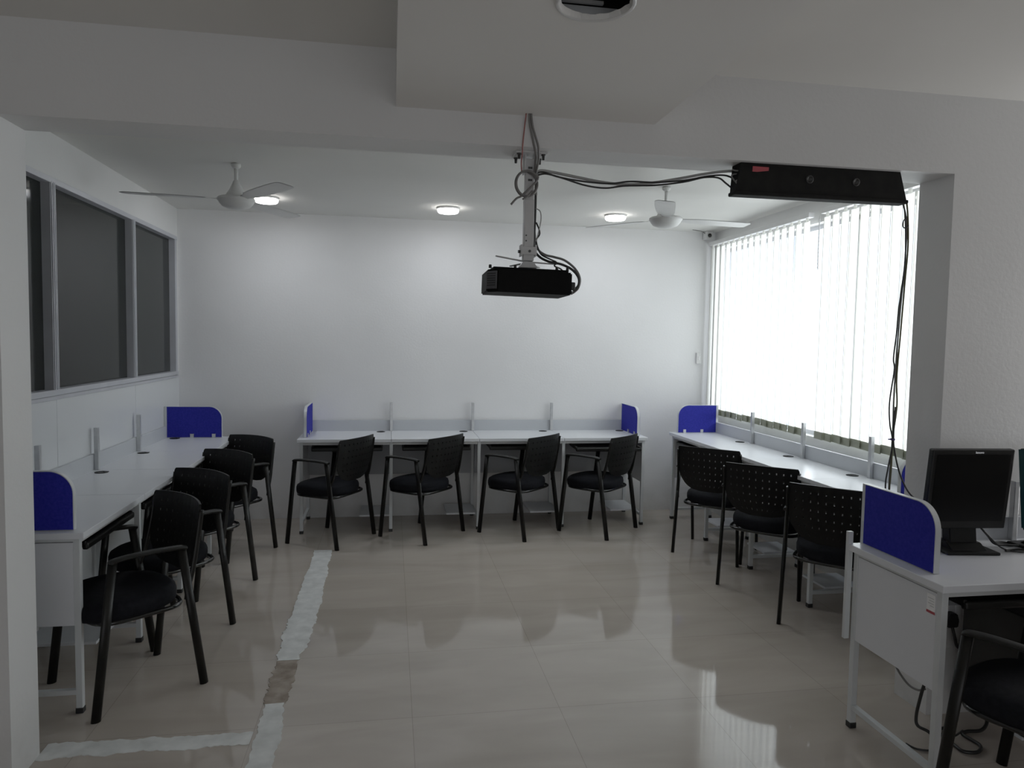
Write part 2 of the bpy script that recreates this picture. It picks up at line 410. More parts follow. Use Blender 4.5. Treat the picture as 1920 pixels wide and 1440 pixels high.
# ------------------------------------------------------------------ desks
def screen_poly(d0, d1, z0, z1, r):
    """end screen outline in (y,z): back edge d1 is square, front top corner (d0) is rounded"""
    P = [(d1, z0), (d1, z1)]
    for k in range(13):
        a = PI/2 + (PI/2)*k/12
        P.append((d0+r+r*math.cos(a), z1-r+r*math.sin(a)))
    P.append((d0, z0)); return P

def desk_run(name, label, loc, rz, n, m, depth, zt, scr_d, right_screen=True, pulled=(), sticker=False, tray_rot=None, inset=.022, mod_z=.385):
    t = thing(name, label, 'desk', loc, rz)
    W = n*m
    for k in range(n):
        b = MB(); x0 = k*m + (.0012 if k else 0); x1 = (k+1)*m - (.0012 if k < n-1 else 0)
        b.box(x0 - (.018 if k == 0 else 0), 0, zt-.026, x1 + (.018 if k == n-1 else 0), depth, zt, .0025)
        tp = b.build('tabletop', 'top', t)
        g = MB(); gx, gy = (k+1)*m-.087, depth-.086
        g.lathe([(.036, 0), (.036, .003), (.030, .004), (.029, .0015), (0.001, .0015)], (gx, gy, zt), 28)
        g.box(gx-.006, gy-.033, zt+.001, gx+.02, gy-.012, zt+.0045)
        g.build('cable_grommet', 'black_plastic', tp)
        # back board above the top, modesty panel below
        MB().box(max(k*m+.004, inset), depth-.018, zt-.005, min((k+1)*m-.004, W-inset), depth, zt+.093, .002).build('backboard', 'backboard', t)
        MB().box(k*m+.014, depth-.075, mod_z, (k+1)*m-.014, depth-.057, zt-.03, .002).build('modesty_panel', 'modesty', t)
        # computer shelf on the lower bars
        MB().box((k+1)*m-.25, .14, .098, (k+1)*m-.013, depth-.05, .112, .002).build('computer_shelf', 'board', t)
        # keyboard tray
        kt = bpy.data.objects.new('keyboard_tray', None); COL.objects.link(kt); kt.parent = t
        dy = -.13 if k in pulled else 0
        kt.location = (k*m + m/2 + .01, .20+dy, zt-.026)
        if tray_rot and k in tray_rot: kt.rotation_euler = tray_rot[k]
        b = MB(); hw = .275
        b.box(-hw, -.165, -.064, hw, .12, -.052, .004); b.box(-hw, -.175, -.074, hw, -.150, -.044, .008)
        b.box(-hw, -.165, -.058, -hw+.014, .12, -.038, .003); b.box(hw-.014, -.165, -.058, hw, .12, -.038, .003)
        b.box(-hw+.01, .10, -.062, hw-.01, .115, -.034, .003)
        b.build('tray_board', 'black_plastic', kt)
        for sx in (-1, 1):
            MB().box(sx*hw*.97-.008, -.12-dy, -.05, sx*hw*.97+.008, .16-dy, 0).build('slide_rail', 'foot', kt)
    for k in range(n+1):
        xx = min(max(k*m, .0125), W-.0125)
        for yy in (.035, depth-.035):
            b = MB(); b.box(xx-.0125, yy-.0125, .02, xx+.0125, yy+.0125, zt-.026, .002)
            lg = b.build('leg', 'steel_white', t)
            f = MB(); f.box(xx-.015, yy-.015, 0, xx+.015, yy+.015, .024, .003); f.build('rubber_foot', 'foot', lg)
        b = MB(); b.box(xx-.0115, .045, .078, xx+.0115, depth-.045, .098, .001); b.build('lower_bar', 'steel_white', t)
        b = MB(); b.box(xx-.0125, .046, zt-.040, xx+.0125, depth-.046, zt-.025, .001); b.build('upper_bar', 'steel_white', t)
    b = MB(); b.box(.02, .025, zt-.048, W-.02, .045, zt-.027); b.box(.02, depth-.045, zt-.055, W-.02, depth-.025, zt-.027)
    b.build('under_rail', 'edge', t)
    for k in range(1, n):
        b = MB(); b.box(k*m-.0115, depth-.043, zt, k*m+.0115, depth-.019, zt+.248, .002)
        b.build('divider_post', 'alu', t)
    # end panels
    for e, xx in ((0, 0.0), (1, W)):
        b = MB(); sgn = 1 if e == 0 else -1
        b.box(xx+sgn*.003, .048, .365, xx+sgn*.019, depth-.048, zt-.044, .001)
        ep = b.build('end_panel', 'board', t)
        if sticker and e == 0:
            st = MB(); st.box(.0015, .055, zt-.118, .003, .093, zt-.055)
            so = st.build('asset_sticker', 'paper', ep)
            st = MB(); st.box(.0008, .055, zt-.121, .003, .093, zt-.112); st.build('red_band', 'red', so)
            st = MB()
            for i in range(4): st.box(.0009, .060, zt-.070-i*.009, .003, .060+(.028, .022, .026, .018)[i], zt-.067-i*.009)
            st.build('print_lines', 'edge', so)
        if e == 1 and not right_screen: continue
        # end screen: blue cloth in a pale trim
        s0 = depth-(scr_d[e] if isinstance(scr_d, tuple) else scr_d); z0 = zt+.002; z1 = zt+.243
        xs = xx+sgn*inset; xa, xb = (xs, xs+sgn*.024)
        xa, xb = min(xa, xb), max(xa, xb)
        b = MB(); b.prism(screen_poly(s0, depth, z0, z1, .095), xa+.001, xb-.001, 'x')
        sc = b.build('end_screen', 'steel_white', t)
        f = MB()
        f.prism(screen_poly(s0+.003, depth-.020, z0+.002, z1-.003, .092), xa-.001, xb+.001, 'x')
        f.build('screen_cloth', 'blue', sc)
        for yy in (s0+.06, s0+.22):
            c = MB(); c.box(xs+sgn*.020, yy-.013, zt, xs+sgn*.030, yy+.013, zt+.030, .002); c.build('screen_clip', 'alu', sc)
    return t

ZT = .75
left_desk = desk_run('workstation_desk', 'long white four-seat desk under the dark interior window', (-1.205, 3.075, 0), PI/2, 4, .7045, .513, ZT, (.462, .422))
back_desk = desk_run('workstation_desk', 'long white four-seat desk along the back wall', (-.698, 5.705, 0), 0, 4, .7035, .535, ZT, .44,
                     pulled=(3,), tray_rot={3: (0, 0, -.05)})
right_desk = desk_run('workstation_desk', 'long white four-seat desk below the vertical blinds', (2.415, 5.925, 0), -PI/2, 4, .709, .425, .765, .37)
near_desk = desk_run('workstation_desk', 'white desk carrying the monitors, against the right pillar', (1.842, 2.072, 0), 0, 2, .72, .515, ZT, .40,
                     sticker=True, right_screen=False, inset=.040, mod_z=.50)
# back board edge of the near desk, a taller sheet seen end-on
MB().box(-.022, .5, .36, .0, .517, .80, .002).build('rear_sheet', 'steel_white', near_desk)

# ------------------------------------------------------------------ visitor chair
def make_chair(label, loc, rz):
    t = thing('visitor_chair', label, 'chair', loc, rz, 'black perforated-back visitor chairs')
    # seat cushion: rounded-square pad
    b = MB(); prof = [(.90, .368), (.985, .378), (1.0, .395), (1.0, .418), (.975, .436), (.88, .450), (.6, .458), (.25, .461)]
    N = 48; rings = []
    for (sc, z) in prof:
        ring = []
        for k in range(N):
            a = 2*PI*k/N; c, s = math.cos(a), math.sin(a); p = 2/2.6
            x = math.copysign(abs(c)**p, c)*.226; y = math.copysign(abs(s)**p, s)*.216
            x *= 1 - .10*max(0, -y/.216) ; zz = z - .010*max(0, y/.225)**2*(sc)
            ring.append(b.bm.verts.new((x*sc, .030+y*sc, zz)))
        rings.append(ring)
    for i in range(len(rings)-1):
        for k in range(N):
            f = b.bm.faces.new([rings[i][k], rings[i][(k+1) % N], rings[i+1][(k+1) % N], rings[i+1][k]]); f.smooth = True
    b.bm.faces.new(rings[0][::-1]); f = b.bm.faces.new(rings[-1]); f.smooth = True
    b.build('seat', 'seat', t)
    # seat frame: rods
    b = MB()
    rod = []
    for k in range(41):
        a = 2*PI*k/40; c, s = math.cos(a), math.sin(a); p = 2/4.5
        rod.append((math.copysign(abs(c)**p, c)*.212, .012+math.copysign(abs(s)**p, s)*.185, .367))
    b.tube(rod, .0105, 8); b.build('seat_frame', 'chrome', t)
    # legs
    for sx in (-1, 1):
        X = sx*.247
        for (y0, y1) in ((.222, .150), (-.222, -.128)):
            b = MB(); b.tube([(X, y0, 0.0), (X, y1, .627)], .0192, 14, .0112)
            b.build('leg', 'tube', t)
        # brackets joining seat and legs
        # back post: starts on the rear leg at seat height and leans back
        b = MB(); b.tube(spline([(X*.985, -.150, .40), (X*.985, -.158, .455), (X*.96, -.180, .52), (X*.925, -.208, .65), (X*.915, -.228, .775)], 5), .012, 10, .0078)
        b.build('back_post', 'tube', t)
        # arm pad
        b = MB(); P = spline([(X, .158, .626), (X, .148, .634), (X, .08, .640), (X, -.02, .640), (X, -.115, .636), (X, -.148, .628)], 5)
        b.tube(P, [.012]+[.021]*(len(P)-2)+[.014], 12, [.006]+[.010]*(len(P)-2)+[.006])
        b.build('armrest', 'black_plastic', t)
    # perforated shell
    bm = bmesh.new(); nc, nr = 10, 6
    ss = [-1.0, -.94]; hole_c = set()
    for i in range(nc):
        c = -.80+1.6*i/(nc-1); ss += [c-.014, c+.014]; hole_c.add(len(ss)-2)
    ss += [.94, 1.0]
    tt = [0.0, .03, .07]; hole_r = set()
    for j in range(nr):
        c = .13+.74*j/(nr-1); tt += [c-.018, c+.018]; hole_r.add(len(tt)-2)
    tt += [.94, .97, .99, 1.0]
    def w(t):
        h = .226
        if t < .62: h *= .30 + .70*(1-(1-t/.62)**2.6)**.5
        if t > .93: h *= 1-.035*((t-.93)/.07)**2.5
        return h
    def P(s_, t_):
        x = s_*w(t_); z = .480+.325*t_ - .006*s_*s_*t_
        y = -.214-.062*t_-.012*math.sin(PI*t_) + .048*(x/.226)**2
        return (x, y, z)
    g = [[bm.verts.new(P(s_, t_)) for s_ in ss] for t_ in tt]
    for j in range(len(tt)-1):
        for i in range(len(ss)-1):
            if i in hole_c and j in hole_r and not (j <= 3 and abs(ss[i]) > .75): continue
            f = bm.faces.new([g[j][i], g[j][i+1], g[j+1][i+1], g[j+1][i]])
    bmesh.ops.recalc_face_normals(bm, faces=bm.faces[:])
    bmesh.ops.solidify(bm, geom=bm.faces[:], thickness=.009)
    pb = MB(); pb.bm.free(); pb.bm = bm; pb.build('backrest', 'shell', t)
    return t

def ang(deg): return math.radians(deg-90)
CH = [
 # back desk, left to right
 (-.441, 5.578, 149.0, 'black chair at the left end of the back-wall desk, beside the wall gap'),
 (.254, 5.644, 139.5, 'black chair at the back-wall desk, second from its left end'),
 (1.039, 5.659, 134.9, 'black chair at the back-wall desk, third from its left end'),
 (1.692, 5.630, 133.9, 'black chair at the right end of the back-wall desk, below the blue screen'),
 # left desk, near to far
 (-1.140, 3.325, -139.5, 'nearest black chair at the left desk, with its armrest and seat in full view'),
 (-1.160, 3.936, -128.7, 'black chair at the left desk directly behind the nearest one'),
 (-1.170, 4.640, -127.5, 'black chair at the left desk, third from the front'),
 (-1.155, 5.348, -126.5, 'farthest black chair at the left desk, perforated back against the back wall'),
 # right desk, far to near
 (2.398, 4.943, 47.5, 'farthest black chair at the desk below the blinds'),
 (2.413, 4.232, 47.2, 'middle black chair at the desk below the blinds'),
 (2.463, 3.567, 45.0, 'nearest black chair at the desk below the blinds, partly behind the blue screen'),
 # near right desk
 (2.118, 1.932, 114.0, 'black chair cut off at the bottom right corner, at the monitor desk'),
]
ch0 = None
for (x, y, a, lab) in CH:
    if ch0 is None: ch0 = make_chair(lab, (x, y, 0), ang(a))
    else: dup(ch0, (x, y, 0), ang(a), lab)

# ------------------------------------------------------------------ vertical blinds
def blind(name, label, ya, yb, n, seed):
    rnd = random.Random(seed); X = 2.868
    t = thing(name, label, 'blind', (X, (ya+yb)/2, 2.44), 0, 'vertical blinds on the window')
    yc = (ya+yb)/2
    b = MB(); b.box(-.022, ya-yc, -.008, .022, yb-yc, .026, .003); b.build('head_rail', 'white_enamel', t)
    step = (yb-ya)/n
    for i in range(n):
        y = ya + (i+.5)*step - yc
        a = math.radians(rnd.choice([7, 8, 6, 9, 7]) + rnd.uniform(-2, 2)); hw = step*.545
        b = MB(); zb = -1.530 + rnd.uniform(-.004, .004); zp = zb+.052
        sway = rnd.uniform(-.004, .004)
        for (z0, z1, mi, th) in ((zp, -.03, 0, .0006), (zb, zp, 1, .003)):
            b.mi = mi
            rows = []
            for z in ([z0 + (z1-z0)*q/4 for q in range(5)]):
                r = []; hw_ = hw*(1.12 if mi else 1)
                for q in range(5):
                    u = hw_*(-1, -.87, 0, .87, 1)[q]; bow = .006*(1-(u/hw_)**2)
                    px = math.sin(a)*u + bow; py = math.cos(a)*u + sway*(-z/1.5)
                    r.append((px, py, z))
                rows.append(r)
            for sgn in (0, 1):
                V = [[b.bm.verts.new((p[0]+(th if sgn else -th), p[1], p[2])) for p in r] for r in rows]
                for j in range(4):
                    for q in range(4):
                        f = b.bm.faces.new([V[j][q], V[j][q+1], V[j+1][q+1], V[j+1][q]]); f.smooth = True; f.material_index = mi if mi else (2 if q in (0, 3) else 0)
                if mi == 0: break
        b.mi = 0; b.box(-.004, y*0-.012, -.032, .004, .012, -.006)
        me = b
        o = me.build('slat', ['slat', 'slat_pocket', 'slat_overlap_shade'], t, loc=(0, y, 0))
    return t
blind('vertical_blind', 'cream vertical blind on the far half of the window', 4.615, 6.20, 16, 3)
blind('vertical_blind', 'cream vertical blind on the near half of the window, by the pillar', 2.83, 4.475, 17, 5)
# bead chain in the gap
b = MB(); b.tube(spline([(2.852, 4.49, 2.42), (2.850, 4.49, 2.2), (2.852, 4.488, 2.06)], 6), .003, 6)
for k in range(14): b.lathe([(.001, -.006), (.0055, 0), (.001, .006)], (2.851, 4.49, 2.40-.025*k), 8)
tag(b.build('bead_chain', 'white_enamel'), 'short white bead chain hanging in the gap between the two blinds', 'chain')

# ------------------------------------------------------------------ downlights
for (x, y, lab) in ((-.911, 5.565, 'round glowing ceiling downlight beside the left fan'),
                    (.429, 5.640, 'round glowing ceiling downlight in the middle, left of the projector pole'),
                    (1.770, 5.610, 'round glowing ceiling downlight just left of the right-hand fan')):
    t = thing('downlight', lab, 'ceiling light', (x, y, ZC), 0, 'round ceiling downlights')
    b = MB(); b.lathe([(.086, 0), (.088, -.004), (.088, -.012), (.084, -.016), (.079, -.014), (.079, 0)], (0, 0, 0), 40); b.build('bezel', 'white_enamel', t)
    b = MB(); b.lathe([(.079, -.010), (.083, -.018), (.082, -.030), (.074, -.040), (.05, -.045), (.001, -.046)], (0, 0, 0), 40); b.build('diffuser', 'led', t)
    ld = bpy.data.lights.new('downlight_lamp', 'AREA'); ld.shape = 'DISK'; ld.size = .14; ld.energy = 2.3; ld.color = (.86, .92, 1)
    lo = bpy.data.objects.new('downlight_lamp', ld); COL.objects.link(lo); lo.location = (x, y, ZC-.055)

# ------------------------------------------------------------------ ceiling fans
def fan(label, loc, rots):
    t = thing('ceiling_fan', label, 'ceiling fan', loc, 0, 'white ceiling fans')
    b = MB(); b.lathe([(.012, 0), (.026, -.002), (.028, -.016), (.02, -.026), (.011, -.03)], (0, 0, 0), 28); b.build('ceiling_canopy', 'fan_white', t)
    b = MB(); b.tube([(0, 0, -.01), (0, 0, -.12)], .011, 14); b.build('rod', 'fan_white', t)
    b = MB(); b.lathe([(.0105, -.095), (.018, -.105), (.026, -.125), (.040, -.155), (.055, -.180), (.064, -.194), (.066, -.199), (.05, -.201)], (0, 0, 0), 32); b.build('motor_cover', 'fan_white', t)
    b = MB(); b.lathe([(.05, -.192), (.100, -.200), (.108, -.208), (.108, -.216), (.100, -.224), (.097, -.232), (.080, -.252), (.045, -.266), (.001, -.270)], (0, 0, 0), 40); b.build('motor_housing', 'fan_white', t)
    for r in rots:
        b = MB(); Mx = Matrix.Rotation(r, 4, 'Z')
        V = []
        for (x, hw) in ((.10, .022), (.16, .028), (.20, .05), (.30, .058), (.50, .062), (.60, .058), (.625, .04)):
            V.append([(x, -hw, -.212+.005), (x, 0, -.212), (x, hw, -.212-.005)])
        for dz in (0, .003):
            G = [[b.bm.verts.new(Mx @ Vector((p[0], p[1], p[2]+dz))) for p in r_] for r_ in V]
            for i in range(len(G)-1):
                for q in range(2):
                    f = b.bm.faces.new([G[i][q], G[i+1][q], G[i+1][q+1], G[i][q+1]]); f.smooth = True
        b.build('blade', 'fan_white', t)
    return t
fan('white ceiling fan on the left, beside a glowing downlight', (-.916, 4.54, ZC), [math.radians(a) for a in (185, 305, 65)])
fan('white ceiling fan on the right, near the blinds', (1.768, 4.52, ZC), [math.radians(a) for a in (8, 128, 248)])

# ------------------------------------------------------------------ projector mount and projector
PXc, PYc = .508, 2.69
mt = thing('projector_mount', 'white square pole projector mount bolted under the beam', 'projector mount', (PXc, PYc, ZB))
b = MB(); b.box(-.045, -.05, -.006, .045, .05, 0, .002); b.box(-.022, -.026, -.075, -.017, .026, -.004); b.box(.017, -.026, -.075, .022, .026, -.004)
b.build('ceiling_plate', 'mount', mt)
for sx, sy in ((-1, -1), (1, -1), (-1, 1), (1, 1)):
    b = MB(); b.lathe([(.009, 0), (.009, -.006), (.006, -.007), (.005, -.022), (.001, -.023)], (sx*.046, sy*.035, -.006), 10); b.build('bolt', 'nut', mt)
for sx in (-1, 1):
    b = MB(); b.box(sx*.046-.014, -.047, -.008, sx*.046+.014, .047, -.001, .002); b.build('plate_ear', 'mount', mt)
b = MB(); b.box(-.0165, -.0165, -.352, .0165, .0165, -.02, .003); b.box(-.0185, -.0185, -.352, .0185, .0185, -.17, .003)
pl = b.build('pole', 'mount', mt)
b = MB()
for z in (-.055, -.07, -.10): b.box(-.008, -.0195, z-.004, .008, -.0185, z+.004)
for z in (-.305, -.325): b.lathe([(.003, -.001), (.003, .001)], (-.011, -.0195, z), 8, axis='y')
b.build('pole_slot', 'nut', pl)
b = MB(); b.box(-.030, -.022, -.382, -.024, .022, -.339, .001); b.box(.024, -.022, -.382, .030, .022, -.339, .001); b.box(-.030, -.024, -.377, .030, -.020, -.347, .001)
b.box(-.02, -.018, -.399, .02, .018, -.372, .002)
sw = b.build('tilt_bracket', 'mount', mt)
b = MB(); b.lathe([(.005, -.003), (.005, .003)], (.002, -.026, -.364), 10, axis='y'); b.lathe([(.006, -.004), (.006, .004)], (-.034, 0, -.364), 10, axis='x'); b.build('bolt', 'nut', sw)
for (p0, p1) in (((0, 0, -.402), (-.125, -.02, -.386)), ((0, 0, -.402), (.11, -.01, -.408)), ((0, 0, -.404), (-.05, .09, -.410)), ((0, 0, -.404), (.06, .09, -.412))):
    b = MB(); b.tube([p0, p1], .008, 8, .003); b.build('support_arm', 'mount', mt)
b = MB(); b.prism([(-.035, -.424), (-.02, -.402), (.02, -.402), (.035, -.424)], -.016, .016, 'y'); b.build('mount_foot', 'mount', mt)

pj = thing('projector', 'black projector hanging upside down from the white pole', 'projector', (PXc-.001, PYc+.02, ZB-.432), 0)
pj.rotation_euler = (math.radians(0), math.radians(1.3), math.radians(-1)); pj.scale = (.94, .94, .94)
b = MB()
b.prism([(-.135, -.13), (.162, -.13), (.166, .12), (-.168, .12), (-.17, -.085)], -.100, -.012, 'z', .005); b.build('body', 'proj', pj)
b = MB(); b.prism([(-.150, -.112), (.15, -.118), (.155, .11), (-.155, .11)], -.014, -.002, 'z', .004); b.build('top_cover', 'proj', pj)
# grey chamfer side plate with vents
b = MB(); b.prism([(-.137, -.132), (-.172, -.087), (-.1705, -.084), (-.1345, -.128)], -.088, -.020, 'z'); sp = b.build('side_vent', 'proj_grey', pj)
b = MB()
for k in range(6):
    z = -.03-.009*k; b.prism([(-.142, -.1275), (-.169, -.0925), (-.1682, -.0915), (-.1412, -.1265)], z-.002, z+.002, 'z')
b.build('vent_slot', 'foot', sp)
for (x, y) in ((-.06, -.09), (.105, -.10), (.150, -.09), (-.155, -.06)):
    b = MB(); b.lathe([(.006, -.004), (.006, .008), (.004, .010), (.001, .010)], (x, y, 0), 10); b.build('foot_screw', 'foot', pj)
b = MB(); b.box(.164, -.09, -.075, .186, -.045, -.045, .004); b.build('power_inlet_plug', 'foot', pj)
b = MB(); b.box(.164, -.06, -.092, .184, -.02, -.078, .003); b.build('signal_plug', 'proj_grey', pj)

# ------------------------------------------------------------------ cables
def cable(label, pts, r, m, n=10, name='cable'):
    b = MB(); b.tube(spline(pts, n), r, 7); return tag(b.build(name, m), label, 'cable')
# from the hole in the dropped panel down to the mount
YH = 2.565
cable('thin reddish wire dropping from the dropped ceiling to the projector mount', [(.470, YH, 2.36), (.466, 2.575, 2.31), (.462, 2.583, 2.25), (.464, 2.60, 2.222), (.467, 2.635, 2.2), (.474, 2.66, 2.165)], .0025, 'cable_red')
cable('left grey cable dropping from the dropped ceiling beside the mount', [(.481, YH, 2.36), (.484, 2.57, 2.32), (.500, 2.580, 2.26), (.512, 2.598, 2.228), (.518, 2.62, 2.21), (.522, 2.66, 2.17)], .0042, 'cable_grey')
cable('right grey cable dropping from the dropped ceiling beside the mount', [(.487, YH, 2.36), (.495, 2.57, 2.31), (.518, 2.582, 2.25), (.524, 2.60, 2.225), (.528, 2.62, 2.205), (.528, 2.66, 2.16), (.532, 2.67, 2.09)], .0042, 'cable_grey')
# coil with loose ends on the pole
P = []
for k in range(0, 27):
    a = PI*.45 - 2*PI*k/12; P.append((.489+.040*math.cos(a)+.002*(k//12), 2.655-.0006*k, 2.125+.046*math.sin(a)))
P += [(.475, 2.645, 2.083), (.452, 2.64, 2.068), (.432, 2.64, 2.045)]
cable('coiled grey cable with loose ends looped round the projector pole', P, .0042, 'cable_grey', 4)
cable('short loose grey cable end beside the coil on the projector pole', [(.512, 2.648, 2.10), (.495, 2.64, 2.080), (.475, 2.64, 2.066)], .004, 'cable_grey')
# the black leads down the pole to the projector
cable('thick black cable running down the projector pole to its right side', [(.532, 2.68, 2.17), (.534, 2.69, 2.05), (.532, 2.69, 1.95), (.535, 2.70, 1.895), (.552, 2.69, 1.865), (.585, 2.67, 1.845), (.632, 2.66, 1.835), (.672, 2.65, 1.815), (.696, 2.645, 1.785), (.695, 2.645, 1.755), (.675, 2.65, 1.737)], .0048, 'cable_black')
cable('grey cable curving from the projector pole to the plug', [(.534, 2.70, 1.96), (.545, 2.70, 1.90), (.57, 2.68, 1.872), (.608, 2.67, 1.862), (.645, 2.66, 1.85), (.682, 2.65, 1.82), (.702, 2.65, 1.785), (.700, 2.66, 1.75), (.686, 2.68, 1.732), (.672, 2.69, 1.726)], .0045, 'cable_grey')
cable('thin black cable looping beside the lower projector pole', [(.536, 2.68, 1.99), (.545, 2.67, 1.965), (.548, 2.67, 1.945), (.538, 2.68, 1.925), (.545, 2.68, 1.895), (.56, 2.68, 1.87), (.595, 2.66, 1.85), (.612, 2.66, 1.842), (.606, 2.66, 1.828), (.63, 2.65, 1.815), (.648, 2.65, 1.79), (.66, 2.65, 1.765)], .003, 'cable_black')
cable('thin white wire bowing out from the projector pole', [(.532, 2.67, 2.04), (.547, 2.665, 2.03), (.551, 2.665, 2.00), (.543, 2.67, 1.95), (.536, 2.68, 1.92)], .0022, 'cable_light')
# horizontal run to the black box
cable('thick light grey cable sagging from the projector pole to the black box', [(.526, 2.67, 2.165), (.548, 2.675, 2.182), (.60, 2.69, 2.182), (.70, 2.69, 2.168), (.80, 2.69, 2.155), (.90, 2.69, 2.152), (1.0, 2.69, 2.165), (1.12, 2.69, 2.190), (1.22, 2.69, 2.212), (1.31, 2.69, 2.226), (1.36, 2.69, 2.226)], .0058, 'cable_light')
cable('upper thin black cable sagging from the projector pole to the black box', [(.532, 2.66, 2.168), (.56, 2.67, 2.176), (.62, 2.675, 2.162), (.72, 2.675, 2.151), (.82, 2.675, 2.149), (.90, 2.68, 2.162), (1.0, 2.68, 2.164), (1.12, 2.68, 2.178), (1.22, 2.68, 2.200), (1.29, 2.68, 2.206), (1.335, 2.68, 2.19)], .0036, 'cable_black')
cable('lower thin black cable sagging from the projector pole to the black box', [(.532, 2.66, 2.16), (.57, 2.668, 2.17), (.64, 2.67, 2.156), (.72, 2.67, 2.136), (.80, 2.67, 2.130), (.88, 2.672, 2.143), (1.0, 2.675, 2.152), (1.12, 2.68, 2.172), (1.2, 2.68, 2.193), (1.26, 2.68, 2.195), (1.29, 2.675, 2.175), (1.325, 2.67, 2.148)], .0036, 'cable_black')
# wires spilling from the open end of the black box
for i, (p, lab) in enumerate(((((1.335, 2.64, 2.205), (1.300, 2.63, 2.200), (1.292, 2.63, 2.19), (1.315, 2.63, 2.165)), 'uppermost short wire loop at the open end of the black box'),
                              (((1.34, 2.63, 2.215), (1.305, 2.625, 2.213), (1.29, 2.625, 2.216)), 'short wire stub pointing left from the top of the black box'),
                              (((1.325, 2.62, 2.18), (1.302, 2.615, 2.170), (1.318, 2.615, 2.150)), 'lowest short wire loop at the open end of the black box'))):
    cable(lab, p, .003, 'cable_grey')
# vertical drop in front of the blinds
XD, YD = 2.055, 2.63
cable('olive cable hanging down from the black box in front of the blinds', [(2.03, 2.63, 2.135), (2.052, YD, 2.12), (2.066, YD, 1.97), (2.06, YD, 1.80), (2.052, YD, 1.60), (2.045, YD, 1.42), (2.052, YD, 1.30), (2.040, YD, 1.17), (2.040, YD, 1.05), (2.036, YD, .90), (2.034, 2.61, .76)], .0036, 'cable_brown')
cable('thin black cable twisting down from the black box in front of the blinds', [(2.028, 2.625, 2.13), (2.042, 2.625, 2.08), (2.050, 2.625, 1.98), (2.052, 2.625, 1.88), (2.035, 2.625, 1.70), (2.030, 2.625, 1.60), (2.022, 2.625, 1.50), (2.028, 2.625, 1.45), (2.014, 2.625, 1.32), (2.020, 2.625, 1.23), (2.037, 2.625, 1.15), (2.022, 2.625, 1.05), (2.014, 2.625, .97), (2.024, 2.62, .86), (2.028, 2.61, .76)], .0032, 'cable_black')
cable('grey cable hanging straight down from the black box in front of the blinds', [(2.036, 2.635, 2.13), (2.058, 2.635, 2.05), (2.060, 2.635, 1.90), (2.050, 2.635, 1.70), (2.043, 2.635, 1.50), (2.040, 2.635, 1.32), (2.044, 2.635, 1.17), (2.038, 2.635, 1.0), (2.031, 2.62, .76)], .0034, 'cable_grey')
cable('black cable branching from the hanging bundle across to the monitor', [(2.044, 2.628, 1.30), (2.040, 2.625, 1.19), (2.045, 2.622, 1.12), (2.068, 2.61, 1.02), (2.10, 2.58, .94), (2.16, 2.54, .90)], .0034, 'cable_black')
cable('small wire curl at the top of the hanging cable bundle', [(2.048, 2.62, 2.06), (2.034, 2.62, 2.055), (2.032, 2.62, 2.03), (2.046, 2.62, 2.025), (2.056, 2.62, 2.035)], .0025, 'cable_black')
b = MB(); b.lathe([(.009, -.004), (.010, 0), (.009, .004)], (2.040, 2.63, 1.165), 10); b.box(2.02, 2.628, 1.163, 2.034, 2.632, 1.168)
tag(b.build('cable_tie', 'tie'), 'purple tie holding the hanging cable bundle together', 'cable tie')

# ------------------------------------------------------------------ black box under the beam
bx = thing('cable_box', 'long black metal box fixed under the beam, with a red sticker', 'cable box', (1.657, 2.64, ZB))
b = MB()
def tv(x, y, z): return b.bm.verts.new((x, y, z))
t0 = [tv(-.335, -.022, 0), tv(.350, -.022, 0), tv(.350, .05, 0), tv(-.335, .05, 0)]
b0 = [tv(-.360, -.036, -.113), tv(.372, -.036, -.113), tv(.372, .012, -.113), tv(-.360, .012, -.113)]
for i in range(4): b.bm.faces.new([t0[i], t0[(i+1) % 4], b0[(i+1) % 4], b0[i]])
b.bm.faces.new(t0); b.bm.faces.new(b0[::-1])
b.build('box_body', 'tray_box', bx)
b = MB(); b.box(-.366, -.042, -.127, .378, .016, -.112, .004); b.build('bottom_lip', 'tray_box', bx)
BA = math.atan2(.014, .113)
for x in (-.05, .15):
    b = MB(); b.lathe([(.016, 0), (.016, .004), (.012, .005), (.011, .002), (.001, .002)], (0, 0, 0), 20)
    b.build('knockout', 'foot', bx, loc=(x, -.0285, -.052), rot=(math.radians(90)+BA, 0, 0))
b = MB(); b.box(-.034, -.010, 0, .034, .010, .0015); b.build('red_sticker', 'red', bx, loc=(-.255, -.0255, -.024), rot=(math.radians(90)+BA, 0, math.radians(2)))

